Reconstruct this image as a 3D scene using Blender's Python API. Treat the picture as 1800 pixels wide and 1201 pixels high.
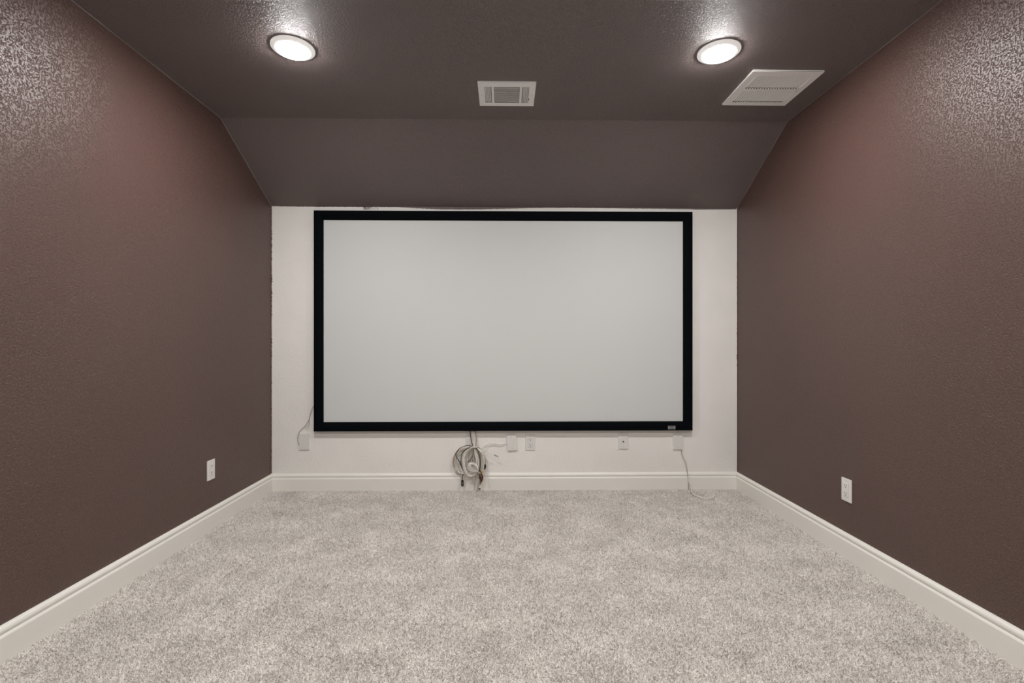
import bpy, bmesh, math, random
from mathutils import Vector, Matrix

random.seed(7)
for o in list(bpy.data.objects):
    bpy.data.objects.remove(o, do_unlink=True)
scn = bpy.context.scene
COL = scn.collection

# ------------------------------------------------------------------ camera
F = 850.0                       # focal length in pixels of an 1800 x 1201 frame
CX, CY = 900.0, 603.0
HC = 1.09                       # camera height
PSI = math.atan(12.5 / F)       # small turn to the right of the room's axis
cam_d = bpy.data.cameras.new('camera')
cam_d.sensor_width = 36.0
cam_d.lens = 36.0 * F / 1800.0
cam_d.shift_y = 2.5 / 1800.0
cam_d.clip_start = 0.02
cam = bpy.data.objects.new('camera', cam_d)
COL.objects.link(cam)
cam.location = (0, 0, HC)
cam.rotation_euler = (math.pi / 2, 0, -PSI)
scn.camera = cam

# ------------------------------------------------------------------ world, exposure
w = bpy.data.worlds.new('world')
scn.world = w
w.use_nodes = True
w.node_tree.nodes['Background'].inputs[0].default_value = (0, 0, 0, 1)
w.node_tree.nodes['Background'].inputs[1].default_value = 0.0
vs = scn.view_settings
vs.view_transform = 'Standard'
vs.look = 'None'
vs.gamma = 1.0
vs.use_curve_mapping = False
vs.exposure = 2.75
LAMP = 62.0                     # radiance of the ceiling lights' diffusers

# ------------------------------------------------------------------ room measures
D = 3.57                        # back wall
YF = -1.00                      # wall behind the camera
XL, XR = -1.711, 1.7275         # side walls
ZC = 2.444                      # flat ceiling
YK, ZW = 2.932, 2.092           # where the ceiling starts to slope; top of the back wall

def ray(px, py):
    u = (px - CX) / F; v = (CY - py) / F
    s, c = math.sin(PSI), math.cos(PSI)
    return Vector((u * c + s, c - u * s, v))
def at_y(px, py, Y):
    d = ray(px, py); d = d * (Y / d.y); return Vector((d.x, d.y, d.z + HC))
def at_x(px, py, X):
    d = ray(px, py); d = d * (X / d.x); return Vector((d.x, d.y, d.z + HC))
def at_z(px, py, Z):
    d = ray(px, py); d = d * ((Z - HC) / d.z); return Vector((d.x, d.y, d.z + HC))

# ------------------------------------------------------------------ materials
def mat(name, col, rough=0.5, metal=0.0, spec=0.5, emit=None, strength=0.0):
    m = bpy.data.materials.new(name); m.use_nodes = True
    b = m.node_tree.nodes['Principled BSDF']
    b.inputs['Base Color'].default_value = (*col, 1)
    b.inputs['Roughness'].default_value = rough
    b.inputs['Metallic'].default_value = metal
    b.inputs['Specular IOR Level'].default_value = spec
    if emit:
        b.inputs['Emission Color'].default_value = (*emit, 1)
        b.inputs['Emission Strength'].default_value = strength
    return m

def N(m, t, **kw):
    n = m.node_tree.nodes.new(t)
    for k, v in kw.items():
        if k in n.inputs: n.inputs[k].default_value = v
        else: setattr(n, k, v)
    return n
def L(m, a, b): m.node_tree.links.new(a, b)

def noise(m, co, scale, detail=2.0, rough=0.5):
    n = N(m, 'ShaderNodeTexNoise'); n.inputs['Scale'].default_value = scale
    n.inputs['Detail'].default_value = detail; n.inputs['Roughness'].default_value = rough
    L(m, co, n.inputs['Vector']); return n
def ramp(m, fac, a, b, ca=(0, 0, 0), cb=(1, 1, 1)):
    r = N(m, 'ShaderNodeValToRGB')
    r.color_ramp.elements[0].position = a; r.color_ramp.elements[1].position = b
    r.color_ramp.elements[0].color = (*ca, 1); r.color_ramp.elements[1].color = (*cb, 1)
    L(m, fac, r.inputs['Fac']); return r

def knockdown(name, col, rough, spec, dist, strength, scale):
    """Rolled, knocked-down drywall texture under satin paint."""
    m = mat(name, col, rough, spec=spec)
    b = m.node_tree.nodes['Principled BSDF']
    co = N(m, 'ShaderNodeTexCoord').outputs['Object']
    n1 = noise(m, co, scale, 3.0, 0.55)
    r1 = ramp(m, n1.outputs['Fac'], 0.36, 0.505)
    n2 = noise(m, co, scale * 3.1, 2.0, 0.5)
    mx = N(m, 'ShaderNodeMath', operation='MULTIPLY_ADD')
    L(m, n2.outputs['Fac'], mx.inputs[0]); mx.inputs[1].default_value = 0.30
    L(m, r1.outputs['Color'], mx.inputs[2])
    bp = N(m, 'ShaderNodeBump'); bp.inputs['Strength'].default_value = strength
    bp.inputs['Distance'].default_value = dist
    L(m, mx.outputs[0], bp.inputs['Height']); L(m, bp.outputs['Normal'], b.inputs['Normal'])
    n3 = noise(m, co, 1.7, 3.0, 0.6)
    r3 = ramp(m, n3.outputs['Fac'], 0.25, 0.75, tuple(c * 0.94 for c in col), tuple(c * 1.06 for c in col))
    L(m, r3.outputs['Color'], b.inputs['Base Color'])
    return m

BROWN = (0.095, 0.045, 0.035)
M = {}
M['brown'] = knockdown('brown_satin_paint', BROWN, 0.42, 0.82, 0.0021, 1.0, 150)
M['brown_ceiling'] = knockdown('grey_brown_ceiling_paint', (0.160, 0.124, 0.118), 0.50, 0.65, 0.0019, 1.0, 150)
M['white_wall'] = knockdown('white_wall_paint', (0.87, 0.845, 0.805), 0.6, 0.35, 0.0010, 0.35, 75)
M['trim'] = mat('white_trim_paint', (0.87, 0.845, 0.79), 0.38)
M['caulk'] = mat('pale_caulk', (0.30, 0.27, 0.25), 0.6)
M['plate'] = mat('white_plastic', (0.76, 0.745, 0.715), 0.35)
M['plate_w'] = mat('bright_white_plastic', (0.82, 0.80, 0.78), 0.35)
M['slot'] = mat('dark_slot', (0.015, 0.014, 0.013), 0.7)
M['screw'] = mat('painted_screw', (0.55, 0.53, 0.50), 0.4)
M['velvet'] = mat('black_velvet', (0.0022, 0.0030, 0.0042), 0.85, spec=0.06)
M['fabric'] = mat('screen_fabric', (0.655, 0.665, 0.655), 0.85, spec=0.2)
M['badge'] = mat('silver_badge', (0.42, 0.42, 0.43), 0.35, 0.6)
M['badge_dark'] = mat('badge_print', (0.11, 0.11, 0.115), 0.5)
M['vent'] = mat('white_enamel', (0.90, 0.89, 0.87), 0.4)
M['duct'] = mat('duct_shade', (0.03, 0.03, 0.03), 0.8)  # flat dark panels stand in for the shade inside the ducts
M['lamp_trim'] = mat('lamp_trim_white_glow', (0.88, 0.87, 0.86), 0.45, emit=(1, .97, .94), strength=0.055)  # white trim with a faint glow added to brighten the ring
M['lens'] = mat('lit_diffuser', (0.8, 0.8, 0.8), 0.5, emit=(1.0, 0.985, 0.965), strength=LAMP)
M['c_white'] = mat('cable_white', (0.84, 0.81, 0.75), 0.4)
M['c_cream'] = mat('cable_cream', (0.70, 0.64, 0.55), 0.4)
M['c_grey'] = mat('cable_grey', (0.40, 0.37, 0.34), 0.45)
M['c_pink'] = mat('cable_tan', (0.42, 0.30, 0.24), 0.45)
M['c_black'] = mat('cable_black', (0.012, 0.012, 0.011), 0.45)
M['gold'] = mat('gold_plug', (0.50, 0.27, 0.07), 0.35, 0.9)
M['steel'] = mat('steel_plug', (0.35, 0.35, 0.34), 0.35, 0.9)
M['rust'] = mat('red_plug', (0.10, 0.028, 0.018), 0.45)

def carpet_mat(name, tuft):
    m = mat(name, (0.5, 0.45, 0.42), 0.95, spec=0.1)
    b = m.node_tree.nodes['Principled BSDF']
    b.inputs['Sheen Weight'].default_value = 0.15
    geo = N(m, 'ShaderNodeNewGeometry').outputs['Position']
    nz = noise(m, geo, 5.0, 5.0, 0.65)
    A, B = (0.67, 0.63, 0.592), (0.83, 0.79, 0.75)
    r = ramp(m, nz.outputs['Fac'], 0.32, 0.66, A, B)  # soft tone patches painted in to imitate the shading of leaning pile
    if tuft:
        oi = N(m, 'ShaderNodeObjectInfo')
        rr = ramp(m, oi.outputs['Random'], 0.0, 0.55, (0.58, 0.565, 0.55), (1.07, 1.07, 1.07))
        mx = N(m, 'ShaderNodeMix', data_type='RGBA', blend_type='MULTIPLY')
        mx.inputs[0].default_value = 1.0
        L(m, r.outputs['Color'], mx.inputs[6]); L(m, rr.outputs['Color'], mx.inputs[7])
        L(m, mx.outputs[2], b.inputs['Base Color'])
    else:
        L(m, r.outputs['Color'], b.inputs['Base Color'])
    return m
M['carpet'] = carpet_mat('carpet_backing', False)
M['tuft'] = carpet_mat('carpet_yarn', True)

# ------------------------------------------------------------------ helpers
def tag(o, label=None, cat=None, group=None, kind=None):
    if label: o['label'] = label
    if cat: o['category'] = cat
    if group: o['group'] = group
    if kind: o['kind'] = kind
    return o
def obj(name, bm, m, parent=None, smooth=False):
    bmesh.ops.recalc_face_normals(bm, faces=bm.faces)
    me = bpy.data.meshes.new(name); bm.to_mesh(me); bm.free()
    me.materials.append(m)
    if smooth:
        for p in me.polygons: p.use_smooth = True
    o = bpy.data.objects.new(name, me); COL.objects.link(o)
    if parent: o.parent = parent
    return o
def empty(name, loc, rz=0.0, ry=0.0):
    o = bpy.data.objects.new(name, None); COL.objects.link(o)
    o.empty_display_size = 0.05
    o.location = loc; o.rotation_euler = (0, ry, rz); return o
def box(bm, c, s, bevel=0.0, rot=None, seg=2):
    g = bmesh.ops.create_cube(bm, size=1.0)
    vs_ = g['verts']
    for v in vs_: v.co = Vector((v.co.x * s[0], v.co.y * s[1], v.co.z * s[2]))
    if bevel:
        es = list({e for v in vs_ for e in v.link_edges})
        r = bmesh.ops.bevel(bm, geom=es, offset=bevel, segments=seg, affect='EDGES', profile=0.6)
        vs_ = list({v for f in r['faces'] for v in f.verts} | {v for v in vs_ if v.is_valid})
    mtx = Matrix.Translation(Vector(c))
    if rot is not None: mtx = mtx @ rot
    bmesh.ops.transform(bm, matrix=mtx, verts=[v for v in vs_ if v.is_valid])
    return bm
def nb(): return bmesh.new()
def prism(bm, pts, axis, a, b):
    """Extrude a closed 2-D outline along an axis from a to b."""
    def mk(p, t):
        if axis == 'x': return (t, p[0], p[1])
        if axis == 'y': return (p[0], t, p[1])
        return (p[0], p[1], t)
    v0 = [bm.verts.new(mk(p, a)) for p in pts]; v1 = [bm.verts.new(mk(p, b)) for p in pts]
    n = len(pts)
    bm.faces.new(v0); bm.faces.new(v1[::-1])
    for i in range(n):
        bm.faces.new((v0[i], v0[(i + 1) % n], v1[(i + 1) % n], v1[i]))
    return bm
def lathe(bm, prof, n=48, mtx=None):
    rings = []
    for r, z in prof:
        if r < 1e-6: rings.append([bm.verts.new((0, 0, z))])
        else: rings.append([bm.verts.new((r * math.cos(2 * math.pi * k / n), r * math.sin(2 * math.pi * k / n), z)) for k in range(n)])
    for a, b in zip(rings, rings[1:]):
        for k in range(n):
            k2 = (k + 1) % n
            if len(a) == 1: bm.faces.new((a[0], b[k], b[k2]))
            elif len(b) == 1: bm.faces.new((a[k], b[0], a[k2]))
            else: bm.faces.new((a[k], b[k], b[k2], a[k2]))
    if mtx is not None:
        bmesh.ops.transform(bm, matrix=mtx, verts=[v for r in rings for v in r])
    return bm
def catmull(pts, sub=8, closed=False):
    P = [Vector(p) for p in pts]; n = len(P); out = []
    rng = n if closed else n - 1
    for i in range(rng):
        if closed: p0, p1, p2, p3 = P[(i - 1) % n], P[i], P[(i + 1) % n], P[(i + 2) % n]
        else: p0, p1, p2, p3 = P[max(i - 1, 0)], P[i], P[i + 1], P[min(i + 2, n - 1)]
        for k in range(sub):
            t = k / sub
            out.append(0.5 * ((2 * p1) + (p2 - p0) * t + (2 * p0 - 5 * p1 + 4 * p2 - p3) * t * t + (3 * p1 - p0 - 3 * p2 + p3) * t ** 3))
    if not closed: out.append(P[-1])
    return out
def tube(bm, pts, r, sides=8, closed=False):
    n = len(pts); rings = []; up = None
    for i, p in enumerate(pts):
        a = pts[(i - 1) % n] if closed else pts[max(i - 1, 0)]
        b = pts[(i + 1) % n] if closed else pts[min(i + 1, n - 1)]
        t = (b - a).normalized()
        if up is None: up = Vector((0, 0, 1)) if abs(t.z) < 0.9 else Vector((0, 1, 0))
        up = (up - t * up.dot(t)).normalized(); sd = t.cross(up)
        rr = r[i] if isinstance(r, (list, tuple)) else r
        rings.append([bm.verts.new(p + (up * math.cos(2 * math.pi * k / sides) + sd * math.sin(2 * math.pi * k / sides)) * rr) for k in range(sides)])
    m = n if closed else n - 1
    for i in range(m):
        a, b = rings[i], rings[(i + 1) % n]
        for k in range(sides):
            bm.faces.new((a[k], a[(k + 1) % sides], b[(k + 1) % sides], b[k]))
    if not closed: bm.faces.new(rings[0][::-1]); bm.faces.new(rings[-1])
    return bm

# ------------------------------------------------------------------ the room
def struct(name, bm, m, label):
    return tag(obj(name, bm, m), label, kind='structure')
TH = 0.12
b = nb(); box(b, ((XL + XR) / 2, (YF + D) / 2, -0.05), (XR - XL, D - YF, 0.1))
tag(struct('floor', b, M['carpet'], 'pale greige carpeted floor of the media room'), cat='floor')
b = nb(); box(b, (XL - TH / 2, (YF + D) / 2, 1.25), (TH, D - YF + 2 * TH, 2.7))
tag(struct('wall_left', b, M['brown'], 'dark brown textured wall on the left with one outlet'), cat='wall')
b = nb(); box(b, (XR + TH / 2, (YF + D) / 2, 1.25), (TH, D - YF + 2 * TH, 2.7))
tag(struct('wall_right', b, M['brown'], 'dark brown textured wall on the right, below the return grille'), cat='wall')
b = nb(); box(b, ((XL + XR) / 2, D + TH / 2, 1.25), (XR - XL, TH, 2.7))
wall_back = tag(struct('wall_back', b, M['white_wall'], 'off-white textured end wall behind the projection screen'), cat='wall')
b = nb(); box(b, ((XL + XR) / 2, YF - TH / 2, 1.25), (XR - XL, TH, 2.7))
tag(struct('wall_front', b, M['white_wall'], 'off-white wall behind the camera'), cat='wall')
b = nb(); prism(b, [(YF, ZC), (YK, ZC), (D, ZW), (D, 2.6), (YF, 2.6)], 'x', XL, XR)
tag(struct('ceiling', b, M['brown_ceiling'], 'dark brown textured ceiling sloping down to the end wall'), cat='ceiling')

# baseboards: (distance from wall, height)
BB = [(0, 0), (.015, 0), (.015, .092), (.0135, .096), (.0105, .101), (.0095, .104), (.0095, .1075), (.0125, .109),
      (.0125, .116), (.0105, .122), (.006, .127), (.004, .131), (0, .131)]
b = nb(); prism(b, [(XL + t, z) for t, z in BB], 'y', YF, D)
tag(struct('baseboard_left', b, M['trim'], 'white moulded baseboard along the left wall'), cat='baseboard')
b = nb(); prism(b, [(XR - t, z) for t, z in BB], 'y', YF, D)
tag(struct('baseboard_right', b, M['trim'], 'white moulded baseboard along the right wall'), cat='baseboard')
b = nb(); prism(b, [(D - t, z) for t, z in BB], 'x', XL + .0125, XR - .0125)
tag(struct('baseboard_back', b, M['trim'], 'white moulded baseboard along the end wall under the screen'), cat='baseboard')
b = nb(); prism(b, [(YF + t, z) for t, z in BB], 'x', XL + .0125, XR - .0125)
tag(struct('baseboard_front', b, M['trim'], 'white moulded baseboard behind the camera'), cat='baseboard')

# thin pale caulk bead where the side walls meet the ceiling
for nm, X, sg, rr, lab in (('trim_1', XL, 1, .0016, 'thin pale caulk line between left wall and ceiling'),
                       ('trim_2', XR, -1, .0012, 'thin pale caulk line between right wall and ceiling')):
    pts = [Vector((X + sg * .001, YF + .02, ZC - .001))]
    for k in range(41):
        y = YF + .05 + (YK - YF - .05) * k / 40; pts.append(Vector((X + sg * .001, y, ZC - .001)))
    for k in range(1, 13):
        t = k / 12; pts.append(Vector((X + sg * .001, YK + (D - YK) * t, ZC + (ZW - ZC) * t - .001)))
    rad = [rr * random.uniform(.55, 1.2) for _ in pts]
    b = nb(); tube(b, pts, rad, 6)
    tag(struct(nm, b, M['caulk'], lab), cat='caulk line')

# ragged brown paint that runs over onto the white end wall
rnd = random.Random(3)
def strip(pts_out, pts_in):
    b = nb(); n = len(pts_out)
    f = [b.verts.new(p) for p in pts_out]; g = [b.verts.new(p) for p in pts_in]
    f2 = [b.verts.new(Vector(p) + Vector((0, .004, 0))) for p in pts_out]; g2 = [b.verts.new(Vector(p) + Vector((0, .004, 0))) for p in pts_in]
    for i in range(n - 1):
        b.faces.new((f[i], f[i + 1], g[i + 1], g[i])); b.faces.new((g[i], g[i + 1], g2[i + 1], g2[i]))
    return b
YP = D - .0008
prof = [(477, 362.6), (560, 363.6), (640, 364.0), (700, 364.3), (730, 366.0), (760, 367.6), (800, 368.3), (850, 367.9), (900, 366.7),
        (940, 365.4), (1000, 365.2), (1100, 366.4), (1170, 367.3), (1215, 367.8), (1222, 368.6), (1296, 368.0)]
top = []
x = 477.0
while x <= 1296:
    for (x0, y0), (x1, y1) in zip(prof, prof[1:]):
        if x0 <= x <= x1:
            y = y0 + (y1 - y0) * (x - x0) / (x1 - x0); break
    j = rnd.uniform(-.25, .35) if 470 < x < 1200 else rnd.uniform(-.1, .1)
    p = at_y(x, y + j, YP); top.append(p); x += 1.6
b = strip([Vector((p.x, YP, ZW + .012)) for p in top], top)
obj('paint_overlap', b, M['brown_ceiling'], wall_back)
for X, sg, amp in ((XL, 1, .008), (XR, -1, .004)):
    a_, i_ = [], []
    z = .135
    while z < ZW:
        band = 1.0 if .9 < z < 1.9 else .5
        wdt = .002 + max(0, rnd.gauss(0, .4)) * amp * band
        a_.append(Vector((X, YP, z))); i_.append(Vector((X + sg * wdt, YP, z))); z += .0065
    obj('paint_overlap', strip(a_, i_), M['brown'], wall_back)
b = nb()                                             # smeared brown dabs above the frame
for k in range(110):
    px = 639 + abs(rnd.gauss(0, 1)) * 11; py = rnd.uniform(363.5, 368.5)
    p = at_y(min(px, 664), py, YP)
    box(b, (p.x, YP + .002, p.z), (rnd.uniform(.002, .007), .004, rnd.uniform(.0012, .0035)), rot=Matrix.Rotation(rnd.uniform(-.7, .7), 4, 'Y'))
obj('paint_smear', b, M['brown'], wall_back)

# ------------------------------------------------------------------ carpet pile
def make_pile():
    me = bpy.data.meshes.new('carpet_pile')
    x0, x1, y0, y1 = XL + .013, XR - .013, .6, D - .013
    me.from_pydata([(x0, y0, 0), (x1, y0, 0), (x1, y1, 0), (x0, y1, 0)], [], [(0, 1, 2, 3)])
    me.materials.append(M['tuft'])
    o = bpy.data.objects.new('carpet_pile', me); COL.objects.link(o)
    g = bpy.data.node_groups.new('pile', 'GeometryNodeTree')
    g.interface.new_socket('Geometry', in_out='INPUT', socket_type='NodeSocketGeometry')
    g.interface.new_socket('Geometry', in_out='OUTPUT', socket_type='NodeSocketGeometry')
    nd = g.nodes.new; ln = g.links.new
    gi, go = nd('NodeGroupInput'), nd('NodeGroupOutput')
    dp = nd('GeometryNodeDistributePointsOnFaces'); dp.inputs['Density'].default_value = 62000
    ln(gi.outputs[0], dp.inputs['Mesh'])
    cn = nd('GeometryNodeMeshCone'); cn.fill_type = 'NONE'
    cn.inputs['Vertices'].default_value = 5
    cn.inputs['Radius Top'].default_value = .0; cn.inputs['Radius Bottom'].default_value = .0025
    cn.inputs['Depth'].default_value = .0125
    sm = nd('GeometryNodeSetMaterial'); sm.inputs['Material'].default_value = M['tuft']
    ln(cn.outputs['Mesh'], sm.inputs['Geometry'])
    ps = nd('GeometryNodeInputPosition')
    nz = nd('ShaderNodeTexNoise'); nz.inputs['Scale'].default_value = 3.2; nz.inputs['Detail'].default_value = 4.0
    ln(ps.outputs[0], nz.inputs['Vector'])
    sub = nd('ShaderNodeVectorMath'); sub.operation = 'SUBTRACT'; sub.inputs[1].default_value = (.5, .5, .5)
    ln(nz.outputs['Color'], sub.inputs[0])
    mul = nd('ShaderNodeVectorMath'); mul.operation = 'MULTIPLY'; mul.inputs[1].default_value = (2.2, 2.2, 0)
    ln(sub.outputs[0], mul.inputs[0])
    rv = nd('FunctionNodeRandomValue'); rv.data_type = 'FLOAT_VECTOR'
    rv.inputs[0].default_value = (-1.15, -1.15, 0); rv.inputs[1].default_value = (1.15, 1.15, 6.283)
    ad = nd('ShaderNodeVectorMath'); ad.operation = 'ADD'
    ln(mul.outputs[0], ad.inputs[0]); ln(rv.outputs[0], ad.inputs[1])
    ip = nd('GeometryNodeInstanceOnPoints')
    ln(dp.outputs['Points'], ip.inputs['Points']); ln(sm.outputs[0], ip.inputs['Instance'])
    e2r = nd('FunctionNodeEulerToRotation'); ln(ad.outputs[0], e2r.inputs[0]); ln(e2r.outputs[0], ip.inputs['Rotation'])
    rs = nd('FunctionNodeRandomValue'); rs.data_type = 'FLOAT_VECTOR'
    rs.inputs[0].default_value = (.75, .75, .7); rs.inputs[1].default_value = (1.3, 1.3, 1.2)
    ln(rs.outputs[0], ip.inputs['Scale'])
    ln(ip.outputs[0], go.inputs[0])
    md = o.modifiers.new('pile', 'NODES'); md.node_group = g
    return tag(o, 'soft greige cut carpet pile covering the floor', 'carpet', kind='stuff')
make_pile()

# ------------------------------------------------------------------ projection screen
YS = D - .040                                  # front face of the frame
c00 = at_y(551.0, 759.2, YS); c11 = at_y(1217.8, 372.0, YS)
sx0, sx1, sz0, sz1 = c00.x, c11.x, at_y(885, 758.0, YS).z, at_y(885, 371.0, YS).z
FW = .0655
scr = empty('projection_screen', ((sx0 + sx1) / 2, D, sz0))
tag(scr, 'large white fixed projection screen with a black velvet frame on the end wall', 'projector screen')
W, H = sx1 - sx0, sz1 - sz0
def rail(a, b_, inward):
    """Mitred bevelled rail; a to b along the outer edge, inward = unit vector to the centre (x, z)."""
    bm = nb(); a = Vector(a); b_ = Vector(b_); d = (b_ - a).normalized(); i = Vector(inward)
    sec = [(0, -.003), (0, -.036), (.004, -.040), (.034, -.040), (.060, -.030), (FW, -.022), (FW, -.003)]
    va = [bm.verts.new(((a + (i + d) * t).x, y, (a + (i + d) * t).y)) for t, y in sec]
    vb = [bm.verts.new(((b_ + (i - d) * t).x, y, (b_ + (i - d) * t).y)) for t, y in sec]
    n = len(sec)
    for k in range(n): bm.faces.new((va[k], va[(k + 1) % n], vb[(k + 1) % n], vb[k]))
    bm.faces.new(va); bm.faces.new(vb[::-1]); return bm
h = W / 2
for a, b_, i in (((-h, 0), (h, 0), (0, 1)), ((h, 0), (h, H), (-1, 0)), ((h, H), (-h, H), (0, -1)), ((-h, H), (-h, 0), (1, 0))):
    obj('frame_rail', rail(a, b_, i), M['velvet'], scr)
b = nb(); box(b, (0, -.0155, H / 2), (W - 2 * FW + .02, .003, H - 2 * FW + .02))
tag(obj('screen_surface', b, M['fabric'], scr), 'matt white screen fabric')
for sx in (-1, 1):                               # wall brackets that carry the frame
    for z in (.02, H - .02):
        b = nb(); box(b, (sx * W * .3, -.003, z), (.10, .006, .03)); obj('wall_bracket', b, M['steel'], scr)
bl = at_y(1174.2, 754.6, YS); br = at_y(1187.2, 748.8, YS)
bw, bh = br.x - bl.x, br.z - bl.z
bc = Vector(((bl.x + br.x) / 2 - scr.location.x, -.0405, (bl.z + br.z) / 2 - sz0))
b = nb(); box(b, bc, (bw, .002, bh), .0004)
bd = tag(obj('badge', b, M['badge'], scr), 'small silver badge')
b = nb(); box(b, bc + Vector((0, -.0011, bh * .20)), (bw * .72, .0004, bh * .32))
box(b, bc + Vector((-.001, -.0011, -bh * .30)), (bw * .50, .0004, bh * .20))
obj('badge_print', b, M['badge_dark'], bd)

# ------------------------------------------------------------------ ceiling lights
def ceiling_light(loc, label):
    t = empty('ceiling_light', loc); tag(t, label, 'ceiling light', 'round ceiling lights')
    b = nb(); lathe(b, [(.0, 0), (.095, 0), (.0953, -.003), (.092, -.006), (.0765, -.0125), (.0745, -.013), (.0735, -.011), (.0, -.011)])
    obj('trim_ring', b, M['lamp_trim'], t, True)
    b = nb(); lathe(b, [(.0, -.0105), (.0732, -.0112), (.0722, -.0142), (.066, -.0174), (.05, -.0197), (.028, -.0212), (.0, -.0217)])
    obj('diffuser', b, M['lens'], t, True)
    return t
pl = at_z(515, 84.5, ZC); pr = at_z(1263.5, 91.0, ZC)
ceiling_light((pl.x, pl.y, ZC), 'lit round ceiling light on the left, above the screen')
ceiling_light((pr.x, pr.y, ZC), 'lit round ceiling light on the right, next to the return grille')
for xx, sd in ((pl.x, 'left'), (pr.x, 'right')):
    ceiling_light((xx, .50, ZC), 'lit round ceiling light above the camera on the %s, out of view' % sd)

# ------------------------------------------------------------------ supply register (three-way louvres)
a = at_z(839.3, 142.3, ZC); b2 = at_z(942.3, 143.3, ZC); c2 = at_z(938.0, 184.0, ZC); d2 = at_z(843.6, 183.0, ZC)
rx0, rx1 = (a.x + d2.x) / 2, (b2.x + c2.x) / 2
ry0, ry1 = (a.y + b2.y) / 2, (c2.y + d2.y) / 2
reg = empty('supply_vent', ((rx0 + rx1) / 2, (ry0 + ry1) / 2, ZC))
tag(reg, 'white three-way supply air register at the middle of the ceiling', 'air vent')
rw, rl = rx1 - rx0, ry1 - ry0
FT = .009                                        # how far the face stands below the ceiling
def fbox(bm, x0, x1, y0, y1, z0=-FT, z1=-FT + .002, bev=0): return box(bm, ((x0 + x1) / 2, (y0 + y1) / 2, (z0 + z1) / 2), (x1 - x0, y1 - y0, z1 - z0), bev)
def skirt(bm, w_, l_):
    z_ = (-FT + .002) / 2; h_ = FT - .002
    for sg in (-1, 1):
        box(bm, (sg * (w_ / 2 - .001), 0, z_), (.002, l_ - .0042, h_)); box(bm, (0, sg * (l_ / 2 - .001), z_), (w_, .002, h_))
hx, hy = rw / 2, rl / 2
ox, oy0, oy1 = hx * .78, -hy * .68, hy * .72      # opening
b = nb()
fbox(b, -hx, hx, -hy, oy0); fbox(b, -hx, hx, oy1, hy); fbox(b, -hx, -ox, oy0, oy1); fbox(b, ox, hx, oy0, oy1)
for sg in (-1, 1): fbox(b, min(sg * hx * .54, sg * hx * .455), max(sg * hx * .54, sg * hx * .455), oy0, oy1)
skirt(b, rw, rl)
obj('face_frame', b, M['vent'], reg)
b = nb(); box(b, (0, 0, -.0006), (rw - .004, rl - .004, .0012)); tag(obj('duct_shade_panel', b, M['duct'], reg), 'dark panel in place of the shade inside the duct')
nl = 12
for k in range(nl):
    y = oy0 + (oy1 - oy0) * (k + .5) / nl
    b = nb(); box(b, (0, y, -FT + .0045), (hx * .455 * 2, .0012, .0050), rot=Matrix.Rotation(math.radians(8), 4, 'X')); obj('louver', b, M['vent'], reg)
for sg in (-1, 1):
    for k in range(4):
        x = sg * (hx * .56 + (ox - hx * .56) * (k + .5) / 4)
        b = nb(); box(b, (x, (oy0 + oy1) / 2, -FT + .004), (.0012, oy1 - oy0, .0085), rot=Matrix.Rotation(math.radians(sg * 52), 4, 'Y')); obj('louver', b, M['vent'], reg)
for sg in (-1, 1):
    b = nb(); lathe(b, [(0, -FT - .0012), (.0026, -FT - .0008), (.003, -FT), (0, -FT)], 12, Matrix.Translation((sg * hx * .90, hy * .06, 0))); obj('screw', b, M['screw'], reg)
b = nb(); box(b, (hx * .80, hy * .33, -FT - .003), (.003, .006, .008), .0008); tag(obj('damper_lever', b, M['slot'], reg), 'small dark damper lever')

# ------------------------------------------------------------------ return grille
q = [at_z(1327.0, 121.0, ZC), at_z(1449.0, 124.8, ZC), at_z(1377.0, 184.2, ZC), at_z(1269.0, 181.0, ZC)]
gx0, gx1 = (q[0].x + q[3].x) / 2, (q[1].x + q[2].x) / 2
gy0, gy1 = (q[0].y + q[1].y) / 2, (q[2].y + q[3].y) / 2
gr = empty('return_vent', ((gx0 + gx1) / 2, (gy0 + gy1) / 2, ZC))
tag(gr, 'white square return air grille with narrow slots near the right wall', 'air vent')
gw, gl = gx1 - gx0, gy1 - gy0; hx, hy = gw / 2, gl / 2
FT = .007
ox0, ox1 = -hx * .80, hx * .84
rows = ((-hy * .76, -hy * .02), (hy * .10, hy * .82))
b = nb()
fbox(b, -hx, hx, -hy, rows[0][0]); fbox(b, ox0, ox1, rows[0][1], rows[1][0]); fbox(b, -hx, hx, rows[1][1], hy)
fbox(b, -hx, ox0, rows[0][0], rows[1][1]); fbox(b, ox1 - (ox1 - ox0) / 21 * .30, hx, rows[0][0], rows[1][1])
skirt(b, gw, gl)
obj('face_frame', b, M['vent'], gr)
b = nb(); box(b, (0, 0, -.0006), (gw - .004, gl - .004, .0012)); tag(obj('duct_shade_panel', b, M['duct'], gr), 'dark panel in place of the shade inside the duct')
NS = 21; pitch = (ox1 - ox0) / NS
for y0, y1 in rows:
    for k in range(NS):
        x = ox0 + pitch * (k + .5)
        b = nb(); box(b, (x, (y0 + y1) / 2 - .004, -FT + .003), (pitch * .68, y1 - y0 - .008, .0012), rot=Matrix.Rotation(math.radians(17), 4, 'Y')); obj('louver', b, M['vent'], gr)
        b = nb(); fbox(b, x - pitch * .5, x - pitch * .02, y1 - .010, y1 + .001); obj('slot_bar', b, M['vent'], gr)
for sx, sy in ((-.88, -.46), (-.88, .56), (.93, -.44), (.93, .58)):
    b = nb(); lathe(b, [(0, -FT - .0014), (.003, -FT - .001), (.0036, -FT), (0, -FT)], 12, Matrix.Translation((sx * hx, sy * hy, 0))); obj('screw', b, M['vent'], gr)

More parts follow.
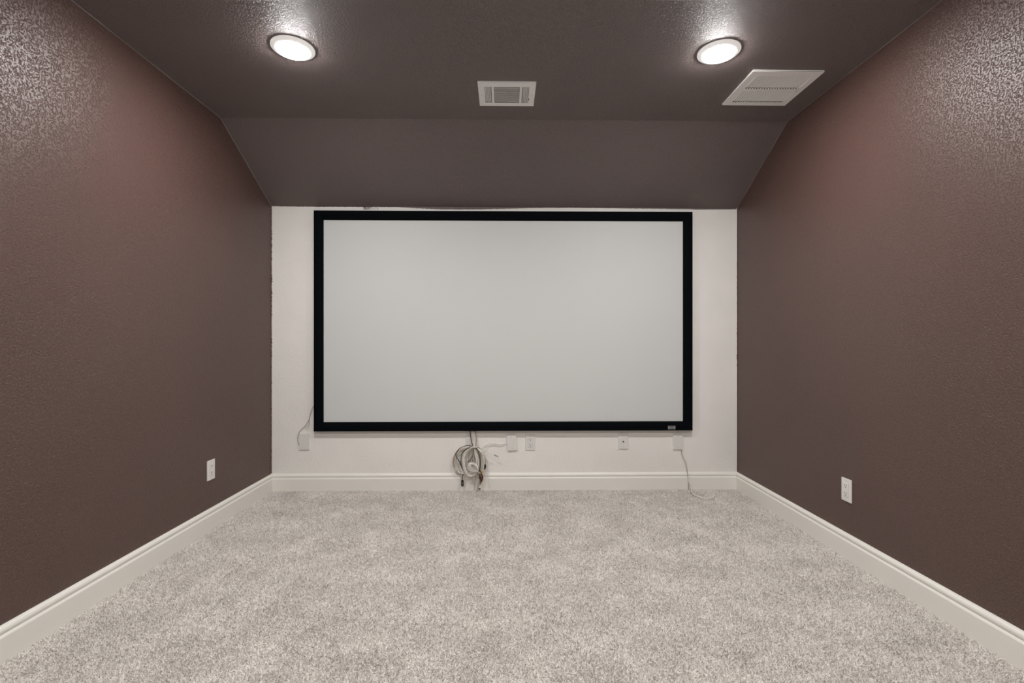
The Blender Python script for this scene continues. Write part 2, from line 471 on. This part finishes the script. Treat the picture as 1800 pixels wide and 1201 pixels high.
# ------------------------------------------------------------------ wall plates and outlets (front is local -y)
RX = Matrix.Rotation(math.pi / 2, 4, 'X')       # lathe axis z -> -y
def screw(parent, x, z, y, m='screw', r=.0030):
    b = nb(); lathe(b, [(0, .0010), (r * .8, .0008), (r, 0), (0, 0)], 12, Matrix.Translation((x, y, z)) @ RX)
    s = obj('screw', b, M[m], parent)
def plate_mesh(w, h_, t):
    b = nb(); box(b, (0, -t / 2, 0), (w, t, h_), .0018); return b
def blank_plate(px, py, label, t=.009, tilt=0.0, w=.072, h_=.117):
    p = at_y(px, py, D); o = empty('blank_wall_plate', (p.x, D, p.z), ry=tilt)
    tag(o, label, 'wall plate', 'blank wall plates under the screen')
    obj('plate', plate_mesh(w, h_, t), M['plate'], o)
    for z in (-.042, .042): screw(o, 0, z, -t)
    return o
def outlet(loc, rz, label, pm='plate', w=.070, h_=.1145, t=.006):
    o = empty('wall_outlet', loc, rz); tag(o, label, 'outlet', 'duplex wall outlets')
    obj('plate', plate_mesh(w, h_, t), M[pm], o)
    b = nb(); box(b, (0, -t - .0002, 0), (.0350, .0020, .0685), .0005); f0 = obj('recess', b, M['screw'], o)
    b = nb(); box(b, (0, -t - .0010, 0), (.0325, .0036, .0660), .0008); f = obj('receptacle', b, M[pm], o)
    yf = -t - .0028
    for zc in (.0195, -.0195):
        b = nb(); box(b, (-.0063, yf, zc + .005), (.0024, .0012, .0085)); obj('slot', b, M['slot'], f)
        b = nb(); box(b, (.0063, yf, zc + .005), (.0024, .0012, .0070)); obj('slot', b, M['slot'], f)
        b = nb(); lathe(b, [(0, .0006), (.0026, .0006), (.0026, 0), (0, 0)], 12, Matrix.Translation((0, yf, zc - .006)) @ RX); obj('ground_hole', b, M['slot'], f)
    for z in (-.048, .048): screw(o, 0, z, -t)
    return o
blank_plate(535.6, 776.3, 'white blank wall plate at the left end of the row under the screen', tilt=math.radians(-1))
blank_plate(899.8, 777.8, 'crooked white blank wall plate wired to the cable bundle', tilt=math.radians(-5), t=.012)
blank_plate(1190.8, 776.3, 'white blank wall plate whose cord hangs down to the carpet', t=.010)
p = at_y(932.0, 777.7, D); outlet((p.x, D, p.z), 0, 'white duplex outlet on the end wall beside the crooked plate')
p = at_x(369.8, 826.2, XL); outlet((XL, p.y, p.z), math.pi / 2, 'white duplex outlet on the brown left wall', 'plate_w')
p = at_x(1489.4, 861.6, XR); outlet((XR, p.y, p.z), -math.pi / 2, 'white duplex outlet on the brown right wall', 'plate_w')
p = at_y(1095.0, 775.4, D); o = empty('coax_wall_plate', (p.x, D, p.z)); tag(o, 'white coax wall plate with a dark round jack', 'wall plate')
obj('plate', plate_mesh(.071, .116, .007), M['plate'], o)
b = nb(); lathe(b, [(0, .006), (.0035, .006), (.0048, .005), (.0048, 0), (0, 0)], 16, Matrix.Translation((0, -.007, -.002)) @ RX); tag(obj('jack', b, M['slot'], o), 'dark threaded coax jack')
for z in (-.042, .042): screw(o, 0, z, -.007)
p = at_y(828.0, 772.0, D); o = empty('cable_pass_plate', (p.x, D, p.z)); tag(o, 'white wall plate half hidden behind the hanging cable bundle', 'wall plate')
obj('plate', plate_mesh(.080, .117, .005), M['plate'], o)
for z in (-.042, .042): screw(o, -.025, z, -.005)

# ------------------------------------------------------------------ cords on the end wall
def W3(px, py, d): return at_y(px, py, D - d)
def cord(name, label, pts, r, m, cat='cable'):
    base = pts[-1]
    o = empty(name, base); tag(o, label, cat)
    b = nb(); tube(b, catmull([p - base for p in pts], 8), r, 8); obj('cable_sheath', b, M[m], o, True)
    return o
cord('loose_wire', 'thin grey wire curling from the left blank plate up behind the screen',
     [W3(*q_) for q_ in ((551.5, 713, .020), (549.5, 717, .016), (546.5, 724, .010), (544.5, 732, .008), (542.8, 739, .008), (539, 745, .008), (534.5, 750.5, .008),
                        (529, 755.5, .008), (525, 762, .008), (523.2, 770, .008), (524, 777, .008), (526, 781.5, .006), (527.5, 783.5, .003))], .0019, 'c_grey')
o = bpy.data.objects['loose_wire']
base = o.location
b = nb(); tube(b, catmull([W3(*q_) - base for q_ in ((542.6, 738, .012), (543.8, 742, .014), (543.3, 747, .014), (540.5, 750.5, .014), (537, 751, .013), (534.8, 749.8, .010))], 8), .0017, 6)
obj('wire_loop', b, M['c_grey'], o, True)
FZ = .014
def onfloor(px, py, z=FZ + .008): return at_z(px, py, z)
c_pts = [W3(*q_) for q_ in ((1197.3, 789, .006), (1198.0, 793, .010), (1199.2, 800, .011), (1202, 806.5, .012), (1205.6, 814, .014), (1207.4, 822, .016), (1208.6, 830, .021), (1209.4, 840, .023), (1209.8, 848, .022), (1210.2, 856, .022), (1211.0, 862.5, .024))]
floor_cord = cord('floor_cord', 'thin off-white cord hanging from the right blank plate and looping on the carpet', c_pts, .0022, 'c_grey')
base = floor_cord.location
s_pts = [W3(1209.2, 842, .024), W3(1211.5, 850, .027), W3(1214.5, 858, .032), onfloor(1216, 865.5, .026), onfloor(1219, 869), onfloor(1228, 873), onfloor(1237, 876), onfloor(1245, 876.4), onfloor(1250, 875.3),
         onfloor(1254.6, 873.2), onfloor(1255.6, 869.0, .024), W3(1255.2, 863.5, .045), W3(1253.4, 858.5, .026)]
b = nb(); tube(b, catmull([p_ - base for p_ in s_pts], 8), .0030, 8); tag(obj('free_strand', b, M['plate_w'], floor_cord, True), 'white strand looping on the carpet')

# ------------------------------------------------------------------ cable bundle
BB0 = W3(829, 838, 0); BB0.y = D
bun = empty('cable_bundle', BB0)
tag(bun, 'coiled bundle of white and black audio cables hanging below the screen', 'cables')
def cab(pts, r, m, name='cable', closed=False, sub=8, label=None):
    b = nb(); tube(b, catmull([W3(*q_) - BB0 for q_ in pts], sub, closed), r, 8, closed)
    o = obj(name, b, M[m], bun, True)
    if label: o['label'] = label
    return o
rb = random.Random(11)
TIE = (833.5, 786.0)
def loop(cx, cy, rx, ry, tilt, d0, r, m, pull=.8, wob=.6):
    pts = []; n = 18; ph = rb.uniform(0, 6.28); dv = rb.uniform(.003, .008)
    for k in range(n):
        th = 2 * math.pi * k / n
        x = rx * math.sin(th); y = -ry * math.cos(th)
        c_, s_ = math.cos(tilt), math.sin(tilt)
        X = cx + x * c_ - y * s_ + rb.uniform(-wob, wob) * .5; Y = cy + x * s_ + y * c_ + rb.uniform(-wob, wob) * .5
        wgt = max(0, math.cos(th)) ** 5 * pull
        X += (TIE[0] - X) * wgt; Y += (TIE[1] - Y) * wgt
        pts.append((X, Y, d0 + dv * math.sin(th * 2 + ph) + .006 * (Y - 800) / 30))
    cab(pts, r, m, closed=True, sub=5)
for k in range(7):                                   # left-hand slack loops
    loop(814.5 + rb.uniform(-1, 2), 809 + rb.uniform(-1, 2), 18.5 - k * 1.1 + rb.uniform(-.6, .6), 25 + rb.uniform(-2.5, 2), .22 + rb.uniform(-.07, .07),
         .016 + k * .0035, rb.choice((.0024, .0028)), ('c_cream', 'c_white', 'c_pink', 'c_cream', 'c_grey', 'c_white', 'c_cream')[k])
for k in range(13):                                  # the main white coil
    loop(826.6 + rb.uniform(-1.4, 1.4), 812.8 + rb.uniform(-1.5, 1.5), 9.6 + k * .45, 23.2 + k * .2, rb.uniform(-.10, .05), .032 + .0034 * (k % 5) + rb.uniform(0, .003), .0029,
         'c_white' if k % 3 else 'c_cream', .75, .9)
for k in range(8):                                   # right-hand strands
    loop(840.5 + rb.uniform(-1, 2), 806 + rb.uniform(-2, 4), 4.2 + k * .62, 20 + rb.uniform(-1, 5), -.20 + rb.uniform(-.05, .08), .018 + .003 * k, .0024,
         ('c_pink', 'c_cream', 'c_pink', 'c_white', 'c_cream', 'c_pink', 'c_grey', 'c_cream')[k])
for k in range(7):                                   # small coil tucked in the bottom of the big one
    loop(831.2 + k * .45, 822.5 + rb.uniform(-.8, .8), 10.0 - k * .3, 8.2 - k * .75, .55 + k * .04, .052 + k * .0022, .0023, 'c_white', 0.0, .4)
for k in range(5):
    x0 = 830.0 + k * 1.9
    cab([(x0 + 2.6, 817.5 + k * .6, .060), (x0 + 1.2, 821.5 + k * .5, .069), (x0 - .6, 825.5 + k * .5, .068), (x0 - 2.0, 829 + k * .2, .060)], .0018, 'c_white')
# drop from behind the screen to the tie
for px, m in ((829.8, 'c_cream'), (831.6, 'c_white'), (833.6, 'c_white'), (835.4, 'c_cream'), (837.0, 'c_pink')):
    cab([(px - 1.2, 757, .018), (px - .4, 766, .022), (px + .3, 775, .026), (833.5 + (px - 833) * .6, 784, .032), (TIE[0] + (px - 833) * .4, 788, .036)], .0027, m)
b = nb(); tube(b, [Vector(p_) for p_ in catmull([W3(829.2, 785.2, .030) - BB0, W3(831, 786.4, .050) - BB0, W3(834, 786.6, .056) - BB0, W3(837.6, 786.2, .046) - BB0, W3(838.2, 785.2, .030) - BB0], 6)], .0036, 8)
obj('cable_tie', b, M['c_white'], bun, True)
# black cables
for pts in (((825.6, 757, .024), (826.6, 764, .028), (828.2, 773, .034), (830.2, 781, .036), (832.5, 787, .030)),
            ((832.5, 786.5, .034), (823.5, 783.2, .046), (817, 784.6, .054), (809, 788, .054), (803.6, 793.5, .052), (801.4, 799, .050), (802.6, 804.5, .046), (806, 809, .040), (809.4, 816, .030), (813.5, 826, .026)),
            ((833, 786.5, .036), (825.5, 787.6, .044), (818.5, 790.2, .048), (813.8, 795, .048), (811.0, 802, .048), (810.2, 810, .046), (811.4, 820, .044), (814.6, 828.5, .036)),
            ((833.2, 785.8, .040), (832.2, 789, .056), (831.9, 795, .062), (831, 801, .063), (828, 807, .063), (824.6, 810.6, .060), (821.6, 812.4, .056)),
            ((836, 788, .034), (840.0, 793, .046), (842.4, 799, .050), (843.6, 804, .050), (844.8, 811, .050), (844.2, 822, .052), (842.6, 829, .054))):
    cab(pts, .0026, 'c_black', 'black_cable', label='black cable')
cab(((819.0, 829.5, .040), (815.5, 832.6, .046), (813.2, 837, .046), (812.5, 842, .044), (812.5, 846, .043)), .0030, 'c_black', 'black_cable', label='black cable')
def local(px, py, d): return W3(px, py, d) - BB0
def plug(p0, p1, r0, m, tip=None, tipm='gold', label=None, name='plug'):
    a_, e_ = local(*p0), local(*p1); ax = (e_ - a_); ln_ = ax.length; q_ = ax.to_track_quat('Z', 'Y').to_matrix().to_4x4(); mt = Matrix.Translation(a_) @ q_
    b = nb(); lathe(b, [(0, 0), (r0 * .55, 0), (r0 * .8, ln_ * .12), (r0, ln_ * .25), (r0, ln_ * .92), (r0 * .85, ln_), (0, ln_)], 14, mt)
    o = obj(name, b, M[m], bun, True)
    if label: o['label'] = label
    if tip:
        b = nb(); lathe(b, [(0, ln_ - .0005), (r0 * .6, ln_ - .0005), (r0 * .6, ln_ + tip), (r0 * .4, ln_ + tip * 1.25), (0, ln_ + tip * 1.3)], 12, mt); obj('plug_tip', b, M[tipm], o, True)
    return o
# black boxy connector hanging over the baseboard
pc = local(812.8, 849.2, .040)
b = nb(); box(b, pc, (.0185, .012, .042), .0025); hp = tag(obj('connector', b, M['c_black'], bun), 'black rectangular connector')
b = nb(); box(b, pc + Vector((.002, -.0062, -.002)), (.005, .001, .018), .0004); obj('connector_latch', b, M['steel'], hp)
b = nb(); box(b, pc + Vector((0, 0, -.0245)), (.010, .006, .009), .001); obj('connector_tip', b, M['steel'], hp)
plug((852.9, 816.6, .040), (851.9, 824.0, .036), .0085, 'c_black', .006, 'steel', 'black plug')
plug((838.6, 828.4, .066), (844.0, 832.4, .060), .0065, 'c_grey', .004, 'steel', 'grey plug')
cab(((851.5, 800, .040), (853.2, 806, .044), (853.4, 812, .044), (852.9, 818, .040)), .0024, 'c_grey')
# phono plugs, gold, red and black
for p0, p1, m, t in (((844.0, 826, .050), (846.6, 832.8, .050), 'gold', 'gold'), ((846.6, 827.5, .045), (846.0, 835.2, .046), 'gold', 'gold'), ((843.6, 834, .052), (842.4, 840.6, .048), 'rust', 'gold'),
                     ((847.0, 834.5, .050), (848.6, 840.4, .046), 'c_black', 'gold'), ((845.2, 837.5, .044), (844.6, 844.4, .042), 'rust', 'gold'), ((848.6, 841.5, .040), (845.4, 848.0, .038), 'c_black', 'steel'),
                     ((844.2, 843.5, .040), (844.4, 851.0, .036), 'gold', 'gold'), ((847.4, 838.0, .036), (846.6, 844.5, .034), 'c_pink', 'gold')):
    plug(p0, p1, .0046, m, .006, t)
for px, d in ((843.2, .042), (845.0, .044), (846.6, .042), (848.4, .038), (849.8, .034)):
    cab([(838.5 + (px - 845) * .3, 788, .040), (px + .8, 797, d + .006), (px + 1.6, 808, d + .008), (px + .9, 820, d + .008), (px - .4, 831, d + .006)], .0021, rb.choice(('c_pink', 'c_cream', 'c_white')))
# loose tails below the coil
for pts, m in ((((836.5, 834, .044), (835.2, 842, .036), (834.4, 852, .028), (833.2, 862, .024)), 'c_grey'),
               (((841.5, 832, .046), (839.6, 842, .038), (838.6, 852, .030), (836.6, 862.5, .026)), 'c_white'),
               (((832.5, 835.5, .044), (831.4, 844, .036), (828.0, 850, .028), (824.2, 857, .024), (822.4, 862.5, .026)), 'c_white'),
               (((844.0, 832, .046), (843.0, 846, .034), (840.0, 856, .028), (838.6, 863, .026)), 'c_grey'),
               (((851.6, 812, .036), (855.0, 826, .032), (858.6, 842, .026), (861.4, 858, .022)), 'c_white')):
    cab(pts, .0019, m, 'wire_tail')
# cable across to the crooked blank plate
cab(((838, 787, .030), (846, 786.5, .028), (852, 783.5, .022), (858, 780.2, .016), (866, 779, .014), (873, 779.8, .014), (878, 781, .014), (884, 780.6, .012), (888, 779.5, .009), (890.4, 779.2, .007)), .0029, 'c_white', 'link_cable', label='white cable running to the crooked blank plate')
# side lead with its metal end
cab(((836, 786.5, .040), (841, 786, .038), (846, 787.4, .036), (853, 791.2, .036), (860, 795.4, .038), (868.5, 800.0, .040)), .0020, 'c_white', 'side_lead')
plug((868.0, 799.6, .040), (874.4, 802.4, .042), .0042, 'steel', .007, 'steel', 'steel jack plug')
# dark plug lying at the foot of the baseboard
pf = local(843.0, 865.2, .030); pf.z = .022 - BB0.z
b = nb(); box(b, pf, (.014, .010, .008), .002); tag(obj('plug', b, M['c_black'], bun), 'small black plug on the carpet')
